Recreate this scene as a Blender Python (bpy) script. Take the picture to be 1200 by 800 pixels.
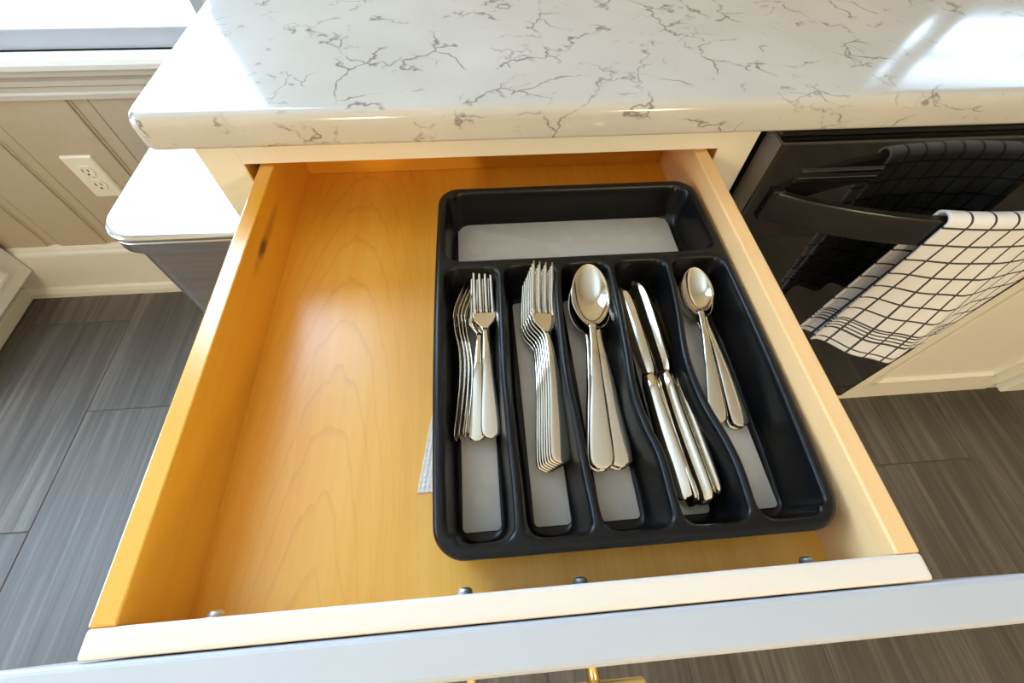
import bpy, bmesh, math, random
from mathutils import Vector, Matrix
random.seed(7)
SC = bpy.context.scene
COL = SC.collection
for o in list(bpy.data.objects):
    bpy.data.objects.remove(o)

# ------------------------------------------------------------------ camera, world, lights, exposure
cam_d = bpy.data.cameras.new('camera')
cam_d.sensor_width = 36.0
cam_d.lens = 499.6 / 1200 * 36.0
cam_d.clip_start = 0.02
cam = bpy.data.objects.new('camera', cam_d)
COL.objects.link(cam)
R = Matrix(((0.99668299, 0.05810981, -0.05697608),
            (-0.07949995, 0.84490458, -0.52897638),
            (0.01740063, 0.53175135, 0.84672175)))
cam.matrix_world = Matrix.Translation((0, -0.3886, 1.111)) @ R.to_4x4()
SC.camera = cam

SC.view_settings.view_transform = 'Standard'
SC.view_settings.look = 'None'
SC.view_settings.gamma = 1.0
SC.view_settings.use_curve_mapping = False
SC.view_settings.exposure = 0.35

world = bpy.data.worlds.new('overcast_sky')
SC.world = world
world.use_nodes = True
bg = world.node_tree.nodes['Background']
bg.inputs['Color'].default_value = (0.50, 0.735, 1.0, 1)
bg.inputs['Strength'].default_value = 12.0

SC.cycles.max_bounces = 10
SC.cycles.diffuse_bounces = 5
SC.cycles.glossy_bounces = 6
SC.cycles.transparent_max_bounces = 8
SC.cycles.caustics_reflective = False
SC.cycles.caustics_refractive = False
SC.cycles.sample_clamp_indirect = 6.0


def area_light(name, loc, rot, sx, sy, power, color, portal=False, shape='RECTANGLE'):
    l = bpy.data.lights.new(name, 'AREA')
    l.shape = shape
    l.size = sx
    if shape in ('RECTANGLE', 'ELLIPSE'):
        l.size_y = sy
    l.energy = power
    l.color = color
    if portal:
        l.cycles.is_portal = True
    o = bpy.data.objects.new(name, l)
    COL.objects.link(o)
    o.location = loc
    o.rotation_euler = rot
    return o


# daylight enters through the two windows of the back wall (portals only guide the sampling of the sky)
WIN1 = (-1.33, -0.478, 0.690, 2.36)
WIN2 = (0.97, 2.05, 1.10, 1.42)
for nm, w in (('window_daylight_portal', WIN1), ('window_daylight_portal', WIN2)):
    area_light(nm, ((w[0] + w[1]) / 2, 0.74, (w[2] + w[3]) / 2), (-math.pi / 2, 0, 0), w[1] - w[0], w[3] - w[2], 1, (1, 1, 1), True)
WIN3 = (-0.60, 0.36, 0.80, 1.75)       # y0, y1, z0, z1 in the left wall
area_light('window_daylight_portal', (-2.13, (WIN3[0] + WIN3[1]) / 2, (WIN3[2] + WIN3[3]) / 2), (0, -math.pi / 2, 0), WIN3[3] - WIN3[2], WIN3[1] - WIN3[0], 1, (1, 1, 1), True)
# unseen warm lamps added behind the viewer, set low to warm the upright faces
WARM = (1.0, 0.80, 0.47)
for x, y, z, p in ((-0.9, -2.5, 1.40, 56), (0.9, -2.5, 1.40, 56)):
    l = bpy.data.lights.new('warm_lamp_light', 'POINT')
    l.shadow_soft_size = 0.16
    l.energy = p
    l.color = WARM
    o = bpy.data.objects.new('warm_lamp_light', l)
    o.location = (x, y, z)
    COL.objects.link(o)


# ------------------------------------------------------------------ material helpers
class NT:
    def __init__(self, name):
        self.m = bpy.data.materials.new(name)
        self.m.use_nodes = True
        self.t = self.m.node_tree
        self.b = self.t.nodes['Principled BSDF']

    def n(self, typ, **kw):
        nd = self.t.nodes.new(typ)
        for k, v in kw.items():
            if k.startswith('i_'):
                key = k[2:]
                key = int(key) if key.isdigit() else key.replace('_', ' ')
                nd.inputs[key].default_value = v
            else:
                setattr(nd, k, v)
        return nd

    def l(self, a, b):
        self.t.links.new(a, b)

    def coords(self, scale=(1, 1, 1), rand=False, kind='Object', loc=(0, 0, 0), rot=(0, 0, 0)):
        tc = self.n('ShaderNodeTexCoord')
        mp = self.n('ShaderNodeMapping')
        mp.inputs['Scale'].default_value = scale
        mp.inputs['Location'].default_value = loc
        mp.inputs['Rotation'].default_value = rot
        src = tc.outputs[kind]
        if rand:
            oi = self.n('ShaderNodeObjectInfo')
            mul = self.n('ShaderNodeVectorMath', operation='SCALE')
            cb = self.n('ShaderNodeCombineXYZ')
            self.l(oi.outputs['Random'], cb.inputs[0])
            self.l(oi.outputs['Random'], cb.inputs[1])
            self.l(oi.outputs['Random'], cb.inputs[2])
            mul.inputs['Scale'].default_value = 37.0
            self.l(cb.outputs[0], mul.inputs[0])
            ad = self.n('ShaderNodeVectorMath', operation='ADD')
            self.l(src, ad.inputs[0])
            self.l(mul.outputs[0], ad.inputs[1])
            src = ad.outputs[0]
        self.l(src, mp.inputs['Vector'])
        return mp.outputs[0]

    def ramp(self, fac, stops, interp='LINEAR'):
        r = self.n('ShaderNodeValToRGB')
        r.color_ramp.interpolation = interp
        els = r.color_ramp.elements
        while len(els) < len(stops):
            els.new(0.5)
        for e, (p, c) in zip(els, stops):
            e.position = p
            e.color = (*c, 1) if len(c) == 3 else c
        self.l(fac, r.inputs[0])
        return r.outputs[0]

    def mix(self, fac, a, b, blend='MIX'):
        m = self.n('ShaderNodeMix', data_type='RGBA', blend_type=blend)
        for sock, v in ((m.inputs[0], fac), (m.inputs[6], a), (m.inputs[7], b)):
            if hasattr(v, 'node'):
                self.l(v, sock)
            elif isinstance(v, (int, float)):
                sock.default_value = v
            else:
                sock.default_value = (*v, 1)
        return m.outputs[2]

    def math(self, op, a, b=None, clamp=False):
        m = self.n('ShaderNodeMath', operation=op, use_clamp=clamp)
        for i, v in enumerate((a, b)):
            if v is None:
                continue
            if hasattr(v, 'node'):
                self.l(v, m.inputs[i])
            else:
                m.inputs[i].default_value = v
        return m.outputs[0]

    def bump(self, h, strength, dist=0.001):
        b = self.n('ShaderNodeBump')
        b.inputs['Strength'].default_value = strength
        b.inputs['Distance'].default_value = dist
        self.l(h, b.inputs['Height'])
        self.l(b.outputs[0], self.b.inputs['Normal'])


def simple(name, color, rough=0.5, metal=0.0, noise=0.0, nscale=60, spec=0.5, coat=0.0, bump=0.0):
    k = NT(name)
    k.b.inputs['Roughness'].default_value = rough
    k.b.inputs['Metallic'].default_value = metal
    k.b.inputs['Specular IOR Level'].default_value = spec
    k.b.inputs['Coat Weight'].default_value = coat
    k.b.inputs['Coat Roughness'].default_value = 0.1
    v = k.coords()
    nz = k.n('ShaderNodeTexNoise', i_Scale=nscale, i_Detail=4.0)
    k.l(v, nz.inputs['Vector'])
    a = tuple(max(0, c * (1 - noise)) for c in color)
    b = tuple(min(1, c * (1 + noise)) for c in color)
    c = k.ramp(nz.outputs['Fac'], [(0.3, a), (0.7, b)])
    k.l(c, k.b.inputs['Base Color'])
    if bump:
        k.bump(nz.outputs['Fac'], bump)
    return k.m


def wood(name, dark, mid, light, axis=1, cath=None, rough=0.38, knot=None, streak=1.0, seed=0.0, coat=0.25, crough=0.28):
    """maple: grain lines run along the given axis, optional cathedral rings centred on cath (x, y)"""
    k = NT(name)
    sc = [62.0, 62.0, 62.0]
    sc[axis] = 1.6
    v = k.coords(tuple(sc), loc=(seed, seed * 1.7, seed * 0.6))
    n1 = k.n('ShaderNodeTexNoise', i_Scale=1.0, i_Detail=5.0, i_Roughness=0.6)
    k.l(v, n1.inputs['Vector'])
    sc2 = [9.0, 9.0, 9.0]
    sc2[axis] = 0.9
    v2 = k.coords(tuple(sc2), loc=(seed + 3, seed, 1))
    n2 = k.n('ShaderNodeTexNoise', i_Scale=1.0, i_Detail=3.0)
    k.l(v2, n2.inputs['Vector'])
    f = k.math('ADD', k.math('MULTIPLY', n1.outputs['Fac'], 0.55 * streak), k.math('MULTIPLY', n2.outputs['Fac'], 0.6))
    col = k.ramp(f, [(0.30, dark), (0.55, mid), (0.80, light)])
    if cath:
        v3 = k.coords((1.0, 0.13, 1.0), loc=(-cath[0], -cath[1] * 0.13, 0))
        nd = k.n('ShaderNodeTexNoise', i_Scale=5.0, i_Detail=3.0)
        k.l(v3, nd.inputs['Vector'])
        wv = k.n('ShaderNodeTexWave', wave_type='RINGS', rings_direction='Z', wave_profile='SAW')
        wv.inputs['Scale'].default_value = 46.0
        wv.inputs['Distortion'].default_value = 2.0
        wv.inputs['Detail'].default_value = 1.5
        wv.inputs['Detail Scale'].default_value = 2.2
        k.l(v3, wv.inputs['Vector'])
        ln = k.ramp(wv.outputs['Fac'], [(0.0, (0, 0, 0)), (0.80, (0, 0, 0)), (0.97, (1, 1, 1)), (1.0, (0, 0, 0))])
        ln = k.math('MULTIPLY', ln, k.ramp(nd.outputs['Fac'], [(0.38, (0, 0, 0)), (0.70, (0.42, 0.42, 0.42))]))
        col = k.mix(ln, col, (0.46, 0.165, 0.008))
    if knot:
        tc = k.n('ShaderNodeTexCoord')
        nz = k.n('ShaderNodeTexNoise', i_Scale=90.0, i_Detail=2.0)
        k.l(tc.outputs['Object'], nz.inputs['Vector'])
        for (c0, rad, shade, stren) in knot:
            sub = k.n('ShaderNodeVectorMath', operation='SUBTRACT')
            k.l(tc.outputs['Object'], sub.inputs[0])
            sub.inputs[1].default_value = c0
            dv = k.n('ShaderNodeVectorMath', operation='DIVIDE')
            k.l(sub.outputs[0], dv.inputs[0])
            dv.inputs[1].default_value = rad
            ln = k.n('ShaderNodeVectorMath', operation='LENGTH')
            k.l(dv.outputs[0], ln.inputs[0])
            dd = k.math('ADD', ln.outputs['Value'], k.math('MULTIPLY', nz.outputs['Fac'], 0.6))
            fac = k.ramp(dd, [(0.55, (stren,) * 3), (1.3, (0, 0, 0))])
            col = k.mix(fac, col, shade)
    k.l(col, k.b.inputs['Base Color'])
    k.b.inputs['Roughness'].default_value = rough
    k.b.inputs['Coat Weight'].default_value = coat
    k.b.inputs['Coat Roughness'].default_value = crough
    k.bump(n1.outputs['Fac'], 0.06)
    return k.m


M = {}
M['drawer_floor'] = wood('maple_drawer_floor', (0.72, 0.31, 0.012), (0.90, 0.45, 0.040), (0.95, 0.57, 0.11), 1, cath=(-0.13, -0.62), coat=0.9, rough=0.45)
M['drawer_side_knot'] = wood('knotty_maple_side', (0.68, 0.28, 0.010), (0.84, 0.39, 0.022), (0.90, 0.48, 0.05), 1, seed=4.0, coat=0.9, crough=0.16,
                             knot=[((-0.2, -0.075, 0.822), (0.05, 0.085, 0.009), (0.42, 0.15, 0.015), 0.6), ((-0.2, -0.0916, 0.8224), (0.05, 0.022, 0.0085), (0.075, 0.020, 0.005), 0.97)])
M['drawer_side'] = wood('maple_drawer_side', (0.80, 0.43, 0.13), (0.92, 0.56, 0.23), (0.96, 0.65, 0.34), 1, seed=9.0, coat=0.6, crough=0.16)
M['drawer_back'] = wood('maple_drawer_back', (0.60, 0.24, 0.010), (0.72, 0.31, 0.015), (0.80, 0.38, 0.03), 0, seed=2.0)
M['strip'] = wood('pale_birch_strip', (0.80, 0.71, 0.60), (0.84, 0.76, 0.67), (0.88, 0.81, 0.73), 0, seed=6.0, rough=0.5, coat=0.0, streak=0.7)
M['frame_edge_wood'] = wood('raw_frame_wood', (0.45, 0.25, 0.08), (0.55, 0.32, 0.11), (0.62, 0.38, 0.15), 2, seed=1.0, coat=0)
M['paint'] = simple('ivory_cabinet_paint', (0.83, 0.80, 0.73), 0.38, noise=0.015, nscale=20)
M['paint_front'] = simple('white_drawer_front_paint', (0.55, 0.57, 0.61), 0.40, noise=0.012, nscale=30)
M['trim'] = simple('white_trim_paint', (0.80, 0.78, 0.72), 0.35, noise=0.02, nscale=10)
M['window_trim'] = simple('backlit_window_trim', (0.56, 0.52, 0.46), 0.35, noise=0.02, nscale=10)  # trim paint with the backlit shade put into its colour
M['sash'] = simple('backlit_vinyl_sash', (0.42, 0.45, 0.50), 0.35, noise=0.02, nscale=10)  # white vinyl, greyed in the colour for its shaded room side
M['stool'] = simple('white_window_stool', (0.78, 0.79, 0.80), 0.3, noise=0.02, nscale=10)
M['wall'] = simple('taupe_wall_paint', (0.50, 0.42, 0.31), 0.5, noise=0.03, nscale=40, bump=0.02)
M['room_wall'] = simple('beige_room_wall_paint', (0.66, 0.58, 0.44), 0.6, noise=0.02, nscale=8)
M['ceiling'] = simple('white_ceiling_paint', (0.82, 0.80, 0.76), 0.7, noise=0.01, nscale=8)
M['grout'] = simple('dark_tile_grout', (0.12, 0.10, 0.085), 0.8, noise=0.1)
M['black_plastic'] = simple('black_soft_plastic', (0.0045, 0.0045, 0.0055), 0.30, noise=0.25, nscale=300, spec=0.30, bump=0.05)
M['appliance'] = simple('black_gloss_appliance', (0.006, 0.006, 0.006), 0.045, noise=0.1, spec=1.0, coat=0.2)
M['appliance_satin'] = simple('black_satin_appliance', (0.013, 0.013, 0.013), 0.28, noise=0.1, spec=0.5)
M['appliance_grey'] = simple('grey_appliance_edge', (0.11, 0.105, 0.10), 0.35, noise=0.05)
M['rubber'] = simple('black_gasket', (0.006, 0.006, 0.006), 0.6, noise=0.1)
M['interior'] = simple('dark_cabinet_interior', (0.10, 0.06, 0.03), 0.7, noise=0.1)
M['steel'] = simple('polished_stainless_cutlery', (0.72, 0.67, 0.57), 0.07, 1.0, noise=0.02, nscale=120)
M['zinc'] = simple('zinc_screw', (0.72, 0.76, 0.80), 0.42, 1.0, noise=0.05)
M['brass'] = simple('brushed_brass', (0.78, 0.60, 0.30), 0.22, 1.0, noise=0.04)
M['plate'] = simple('ivory_outlet_plastic', (0.84, 0.80, 0.70), 0.3, noise=0.01)
M['slot'] = simple('outlet_slot_dark', (0.03, 0.025, 0.02), 0.6, noise=0.1)
M['shade'] = simple('white_roller_shade_cloth', (0.80, 0.80, 0.78), 0.8, noise=0.02)


def m_pad():
    k = NT('grey_speckled_inlay')
    v = k.coords((1, 1, 1))
    vo = k.n('ShaderNodeTexVoronoi', i_Scale=48.0, i_Randomness=1.0)
    k.l(v, vo.inputs['Vector'])
    f = k.ramp(vo.outputs['Distance'], [(0.30, (0.66, 0.63, 0.57)), (0.42, (0.63, 0.60, 0.545))])
    k.l(f, k.b.inputs['Base Color'])
    k.b.inputs['Roughness'].default_value = 0.5
    return k.m


def m_quartz():
    k = NT('white_veined_quartz')
    v = k.coords((1, 1, 1.6), rot=(0.2, 0.1, 0.5))
    nd = k.n('ShaderNodeTexNoise', i_Scale=13.0, i_Detail=4.0, i_Roughness=0.6)
    k.l(v, nd.inputs['Vector'])
    off = k.n('ShaderNodeVectorMath', operation='MULTIPLY_ADD')
    k.l(nd.outputs['Color'], off.inputs[0])
    off.inputs[1].default_value = (0.085, 0.085, 0.085)
    k.l(v, off.inputs[2])
    vo = k.n('ShaderNodeTexVoronoi', feature='DISTANCE_TO_EDGE', i_Scale=16.0)
    k.l(off.outputs[0], vo.inputs['Vector'])
    line = k.ramp(vo.outputs['Distance'], [(0.0, (1, 1, 1)), (0.010, (0.75, 0.75, 0.75)), (0.026, (0, 0, 0))])
    n2 = k.n('ShaderNodeTexNoise', i_Scale=26.0, i_Detail=3.0)
    k.l(v, n2.inputs['Vector'])
    msk = k.ramp(n2.outputs['Fac'], [(0.48, (0, 0, 0)), (0.58, (1, 1, 1))])
    n3 = k.n('ShaderNodeTexNoise', i_Scale=9.0, i_Detail=2.0)
    k.l(v, n3.inputs['Vector'])
    halo = k.ramp(vo.outputs['Distance'], [(0.0, (0.22,) * 3), (0.10, (0, 0, 0))])
    f = k.math('MULTIPLY', line, msk)
    f2 = k.math('MULTIPLY', halo, msk)
    # a second, finer and fainter set of veins
    vo2 = k.n('ShaderNodeTexVoronoi', feature='DISTANCE_TO_EDGE', i_Scale=34.0)
    k.l(off.outputs[0], vo2.inputs['Vector'])
    n4 = k.n('ShaderNodeTexNoise', i_Scale=19.0, i_Detail=3.0)
    k.l(off.outputs[0], n4.inputs['Vector'])
    fine = k.math('MULTIPLY', k.ramp(vo2.outputs['Distance'], [(0.0, (0.75,) * 3), (0.04, (0, 0, 0))]), k.ramp(n4.outputs['Fac'], [(0.56, (0, 0, 0)), (0.64, (1, 1, 1))]))
    f = k.math('MAXIMUM', f, fine)
    base = k.ramp(n3.outputs['Fac'], [(0.35, (0.53, 0.52, 0.495)), (0.7, (0.60, 0.59, 0.57))])
    c = k.mix(f2, base, (0.45, 0.43, 0.40))
    c = k.mix(k.math('MULTIPLY', f, 0.8), c, (0.14, 0.125, 0.115))
    k.l(c, k.b.inputs['Base Color'])
    k.b.inputs['Roughness'].default_value = 0.13
    k.b.inputs['Specular IOR Level'].default_value = 0.55
    return k.m


def m_tile():
    k = NT('brown_grey_streaked_tile')
    v = k.coords((75, 2.2, 1), rand=True)
    n1 = k.n('ShaderNodeTexNoise', i_Scale=1.0, i_Detail=6.0, i_Roughness=0.65)
    k.l(v, n1.inputs['Vector'])
    v2 = k.coords((12, 2.0, 1), rand=True)
    n2 = k.n('ShaderNodeTexNoise', i_Scale=1.0, i_Detail=2.0)
    k.l(v2, n2.inputs['Vector'])
    f = k.math('ADD', k.math('MULTIPLY', n1.outputs['Fac'], 0.75), k.math('MULTIPLY', n2.outputs['Fac'], 0.35))
    c = k.ramp(f, [(0.36, (0.060, 0.051, 0.044)), (0.55, (0.10, 0.087, 0.075)), (0.72, (0.17, 0.15, 0.13))])
    k.l(c, k.b.inputs['Base Color'])
    k.b.inputs['Roughness'].default_value = 0.42
    k.bump(n1.outputs['Fac'], 0.15)
    return k.m


def m_brushed():
    k = NT('brushed_stainless_bin')
    v = k.coords((4, 4, 300))
    n1 = k.n('ShaderNodeTexNoise', i_Scale=1.0, i_Detail=3.0)
    k.l(v, n1.inputs['Vector'])
    c = k.ramp(n1.outputs['Fac'], [(0.3, (0.54, 0.46, 0.40)), (0.7, (0.66, 0.57, 0.50))])
    k.l(c, k.b.inputs['Base Color'])
    k.b.inputs['Metallic'].default_value = 1.0
    k.b.inputs['Roughness'].default_value = 0.30
    return k.m


def m_towel():
    k = NT('white_checked_cotton')
    uv = k.n('ShaderNodeUVMap', uv_map='cloth')
    sp = k.n('ShaderNodeSeparateXYZ')
    k.l(uv.outputs[0], sp.inputs[0])
    u, w = sp.outputs[0], sp.outputs[1]

    def line(x, pitch, width):
        a = k.math('FRACT', k.math('DIVIDE', x, pitch))
        d = k.math('ABSOLUTE', k.math('SUBTRACT', a, 0.5))
        return k.math('LESS_THAN', d, width / pitch / 2)
    f = k.math('MAXIMUM', line(u, 0.024, 0.0027), line(w, 0.024, 0.0027))
    # band of four tight stripes above each hem (w is the distance from the hem for both layers)
    inb = k.math('MULTIPLY', k.math('GREATER_THAN', w, 0.034), k.math('LESS_THAN', w, 0.0585))
    st = k.math('MULTIPLY', inb, line(k.math('SUBTRACT', w, 0.034), 0.0062, 0.0024))
    hem = k.math('LESS_THAN', w, 0.0022)
    f = k.math('MAXIMUM', k.math('MAXIMUM', f, st), hem)
    f = k.math('MULTIPLY', f, 0.95)
    nz = k.n('ShaderNodeTexNoise', i_Scale=900.0, i_Detail=2.0)
    c = k.mix(f, (0.80, 0.80, 0.84), (0.03, 0.028, 0.032))
    k.l(c, k.b.inputs['Base Color'])
    k.b.inputs['Roughness'].default_value = 0.9
    k.b.inputs['Specular IOR Level'].default_value = 0.1
    k.bump(nz.outputs['Fac'], 0.2, 0.0006)
    return k.m


def m_glass(name, tint=(1, 1, 1)):
    k = NT(name)
    k.t.nodes.remove(k.b)
    tr = k.n('ShaderNodeBsdfTransparent')
    tr.inputs[0].default_value = (*tint, 1)
    gl = k.n('ShaderNodeBsdfGlossy')
    gl.inputs['Roughness'].default_value = 0.0
    lw = k.n('ShaderNodeLayerWeight', i_Blend=0.5)
    mx = k.n('ShaderNodeMixShader')
    k.l(k.math('ADD', 0.03, k.math('MULTIPLY', k.math('POWER', lw.outputs['Facing'], 5.0), 0.6)), mx.inputs[0])
    k.l(tr.outputs[0], mx.inputs[1])
    k.l(gl.outputs[0], mx.inputs[2])
    out = [n for n in k.t.nodes if n.type == 'OUTPUT_MATERIAL'][0]
    k.l(mx.outputs[0], out.inputs[0])
    return k.m


def m_liner():
    k = NT('clear_ribbed_liner')
    v = k.coords()
    nz = k.n('ShaderNodeTexNoise', i_Scale=200.0)
    k.l(v, nz.inputs['Vector'])
    c = k.ramp(nz.outputs['Fac'], [(0.3, (0.85, 0.80, 0.74)), (0.7, (0.94, 0.90, 0.86))])
    k.l(c, k.b.inputs['Base Color'])
    k.b.inputs['Roughness'].default_value = 0.15
    k.b.inputs['Transmission Weight'].default_value = 0.1
    return k.m


M['pad'] = m_pad()
M['quartz'] = m_quartz()
M['tile'] = m_tile()
M['bin'] = m_brushed()
M['towel'] = m_towel()
M['glass'] = m_glass('clear_window_glass')
M['liner'] = m_liner()
M['bin_lid'] = simple('polished_bin_lid', (0.66, 0.66, 0.66), 0.14, 1.0, noise=0.02)


# ------------------------------------------------------------------ object helpers
def tag(o, label=None, cat=None, group=None, kind=None):
    for key, v in (('label', label), ('category', cat), ('group', group), ('kind', kind)):
        if v:
            o[key] = v
    return o


def empty(name, loc=(0, 0, 0)):
    o = bpy.data.objects.new(name, None)
    o.empty_display_size = 0.05
    o.location = loc
    COL.objects.link(o)
    return o


def put(name, mesh, mat, parent=None, local=False):
    o = bpy.data.objects.new(name, mesh)
    COL.objects.link(o)
    if mat is not None and not mesh.materials:
        mesh.materials.append(M[mat] if isinstance(mat, str) else mat)
    if parent is not None:
        o.parent = parent
        if not local:
            off = Vector(parent.location) if parent.parent is None else Vector((0, 0, 0))
            # children are modelled in world coordinates
            o.matrix_parent_inverse = Matrix.Translation(-off)
    return o


def mesh(name, verts, faces, smooth=False, uv=None):
    me = bpy.data.meshes.new(name)
    me.from_pydata([tuple(v) for v in verts], [], faces)
    bm = bmesh.new()
    bm.from_mesh(me)
    bmesh.ops.recalc_face_normals(bm, faces=bm.faces)
    bm.to_mesh(me)
    bm.free()
    if smooth:
        me.polygons.foreach_set('use_smooth', [True] * len(me.polygons))
    return me


def box_mesh(name, x0, x1, y0, y1, z0, z1, bev=0.0, seg=2):
    bm = bmesh.new()
    bmesh.ops.create_cube(bm, size=1.0)
    bmesh.ops.scale(bm, vec=(x1 - x0, y1 - y0, z1 - z0), verts=bm.verts)
    bmesh.ops.translate(bm, vec=((x0 + x1) / 2, (y0 + y1) / 2, (z0 + z1) / 2), verts=bm.verts)
    if bev > 0:
        bmesh.ops.bevel(bm, geom=list(bm.edges), offset=bev, segments=seg, profile=0.5, affect='EDGES')
    me = bpy.data.meshes.new(name)
    bm.to_mesh(me)
    bm.free()
    return me


def box(name, x0, x1, y0, y1, z0, z1, mat, parent=None, bev=0.0, seg=2):
    return put(name, box_mesh(name, x0, x1, y0, y1, z0, z1, bev, seg), mat, parent)


def boxes_mesh(name, lst):
    bm = bmesh.new()
    for (x0, x1, y0, y1, z0, z1) in lst:
        r = bmesh.ops.create_cube(bm, size=1.0)
        bmesh.ops.scale(bm, vec=(x1 - x0, y1 - y0, z1 - z0), verts=r['verts'])
        bmesh.ops.translate(bm, vec=((x0 + x1) / 2, (y0 + y1) / 2, (z0 + z1) / 2), verts=r['verts'])
    me = bpy.data.meshes.new(name)
    bm.to_mesh(me)
    bm.free()
    return me


def loft(name, loops, cap=True, smooth=True, closed=True):
    n = len(loops[0])
    verts = [p for lp in loops for p in lp]
    faces = []
    for i in range(len(loops) - 1):
        for j in range(n if closed else n - 1):
            a, b = i * n + j, i * n + (j + 1) % n
            faces.append((a, b, b + n, a + n))
    if cap:
        faces.append(tuple(range(n - 1, -1, -1)))
        faces.append(tuple(range((len(loops) - 1) * n, len(loops) * n)))
    return mesh(name, verts, faces, smooth)


def rrect(x0, x1, y0, y1, r, n=6):
    """rounded rectangle outline; r is one radius or four (front-left, front-right, back-right, back-left)"""
    rs = (r,) * 4 if isinstance(r, (int, float)) else r
    pts = []
    for (cx, cy, a0, q, sx, sy) in ((x0, y0, math.pi, rs[0], 1, 1), (x1, y0, 1.5 * math.pi, rs[1], -1, 1), (x1, y1, 0, rs[2], -1, -1), (x0, y1, 0.5 * math.pi, rs[3], 1, -1)):
        for i in range(n + 1):
            a = a0 + 0.5 * math.pi * i / n
            pts.append((cx + sx * q + q * math.cos(a), cy + sy * q + q * math.sin(a)))
    return pts


def profile_strip(name, prof, x0, x1):
    """extrude a closed (y, z) profile along x"""
    return loft(name, [[(x0, y, z) for y, z in prof], [(x1, y, z) for y, z in prof]], smooth=False)


def auto_smooth(me, ang=35):
    me.polygons.foreach_set('use_smooth', [True] * len(me.polygons))
    bm = bmesh.new()
    bm.from_mesh(me)
    for e in bm.edges:
        if len(e.link_faces) == 2 and e.calc_face_angle(0) > math.radians(ang):
            e.smooth = False
    bm.to_mesh(me)
    bm.free()
    return me


def lerp_curve(pts, t):
    """smooth (Catmull-Rom style, clamped) interpolation through (t, v) pairs"""
    if t <= pts[0][0]:
        return pts[0][1]
    if t >= pts[-1][0]:
        return pts[-1][1]
    for i in range(len(pts) - 1):
        t0, v0 = pts[i]
        t1, v1 = pts[i + 1]
        if t0 <= t <= t1:
            m0 = (v1 - pts[i - 1][1]) / (t1 - pts[i - 1][0]) if i > 0 else (v1 - v0) / (t1 - t0)
            m1 = (pts[i + 2][1] - v0) / (pts[i + 2][0] - t0) if i < len(pts) - 2 else (v1 - v0) / (t1 - t0)
            h = t1 - t0
            s = (t - t0) / h
            return ((2 * s ** 3 - 3 * s * s + 1) * v0 + (s ** 3 - 2 * s * s + s) * h * m0 + (-2 * s ** 3 + 3 * s * s) * v1 + (s ** 3 - s * s) * h * m1)


# ------------------------------------------------------------------ the setting: floor, walls, windows
WX0, WX1, WY0, WY1, CEIL = -2.0, 3.2, -6.5, 0.6055, 2.60
floor = box('floor', WX0, WX1, WY0, WY1 + 0.15, -0.05, -0.0022, 'grout')
tag(floor, 'brown-grey streaked rectangular floor tiles laid in a running bond', kind='structure')
TW, TL, X_0 = 0.2975, 0.61, -1.106
tile_me = box_mesh('tile', -(TW - 0.0022) / 2, (TW - 0.0022) / 2, -(TL - 0.0022) / 2, (TL - 0.0022) / 2, -0.004, 0.0, 0.0012, 1)
for c in range(-4, 15):
    xa = X_0 + c * TW
    cut = 0.16 if c % 2 == 0 else -0.145
    for r in range(-4, 2):
        ya = cut + r * TL
        x0, x1, y0, y1 = max(xa, WX0), min(xa + TW, WX1), ya, min(ya + TL, WY1 + 0.1)
        if x1 - x0 < 0.03 or y1 - y0 < 0.03 or y1 < -1.6:
            continue
        whole = abs(x1 - x0 - TW) < 1e-6 and abs(y1 - y0 - TL) < 1e-6
        me = tile_me if whole else box_mesh('tile', -(x1 - x0 - 0.0022) / 2, (x1 - x0 - 0.0022) / 2, -(y1 - y0 - 0.0022) / 2, (y1 - y0 - 0.0022) / 2, -0.004, 0.0, 0.0012, 1)
        t = put('tile', me, 'tile', floor, local=True)
        t.location = ((x0 + x1) / 2, (y0 + y1) / 2, 0)
# tiles behind the viewer, outside the photograph, stay one slab
rest = box('tile_field', WX0, WX1, WY0, -1.6, -0.004, -0.0018, 'tile', floor)

tag(box('ceiling', WX0, WX1, WY0, WY1 + 0.15, CEIL, CEIL + 0.05, 'ceiling'), 'flat white kitchen ceiling', kind='structure')
wl = boxes_mesh('wall_left', [(WX0 - 0.1, WX0, WY0, WIN3[0], -0.05, CEIL), (WX0 - 0.1, WX0, WIN3[1], WY1 + 0.15, -0.05, CEIL),
                              (WX0 - 0.1, WX0, WIN3[0], WIN3[1], -0.05, WIN3[2]), (WX0 - 0.1, WX0, WIN3[0], WIN3[1], WIN3[3], CEIL)])
tag(put('wall_left', wl, 'room_wall'), 'beige painted side wall with a wide window', kind='structure')
tag(box('wall_right', WX1, WX1 + 0.1, WY0, WY1 + 0.15, -0.05, CEIL, 'room_wall'), 'beige painted side wall', kind='structure')
tag(box('wall_front', WX0, WX1, WY0 - 0.1, WY0, -0.05, CEIL, 'room_wall'), 'beige painted wall behind the viewer', kind='structure')
ya, yb = WY1, WY1 + 0.15
bw = boxes_mesh('wall_back', [
    (WX0, WIN1[0], ya, yb, -0.05, CEIL), (WIN1[0], WIN1[1], ya, yb, -0.05, WIN1[2]), (WIN1[0], WIN1[1], ya, yb, WIN1[3], CEIL),
    (WIN1[1], WIN2[0], ya, yb, -0.05, CEIL), (WIN2[0], WIN2[1], ya, yb, -0.05, WIN2[2]), (WIN2[0], WIN2[1], ya, yb, WIN2[3], CEIL),
    (WIN2[1], WX1, ya, yb, -0.05, CEIL)])
wall = put('wall_back', bw, 'room_wall')
tag(wall, 'taupe panelled wall with vertical boards below the window', kind='structure')
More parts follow.
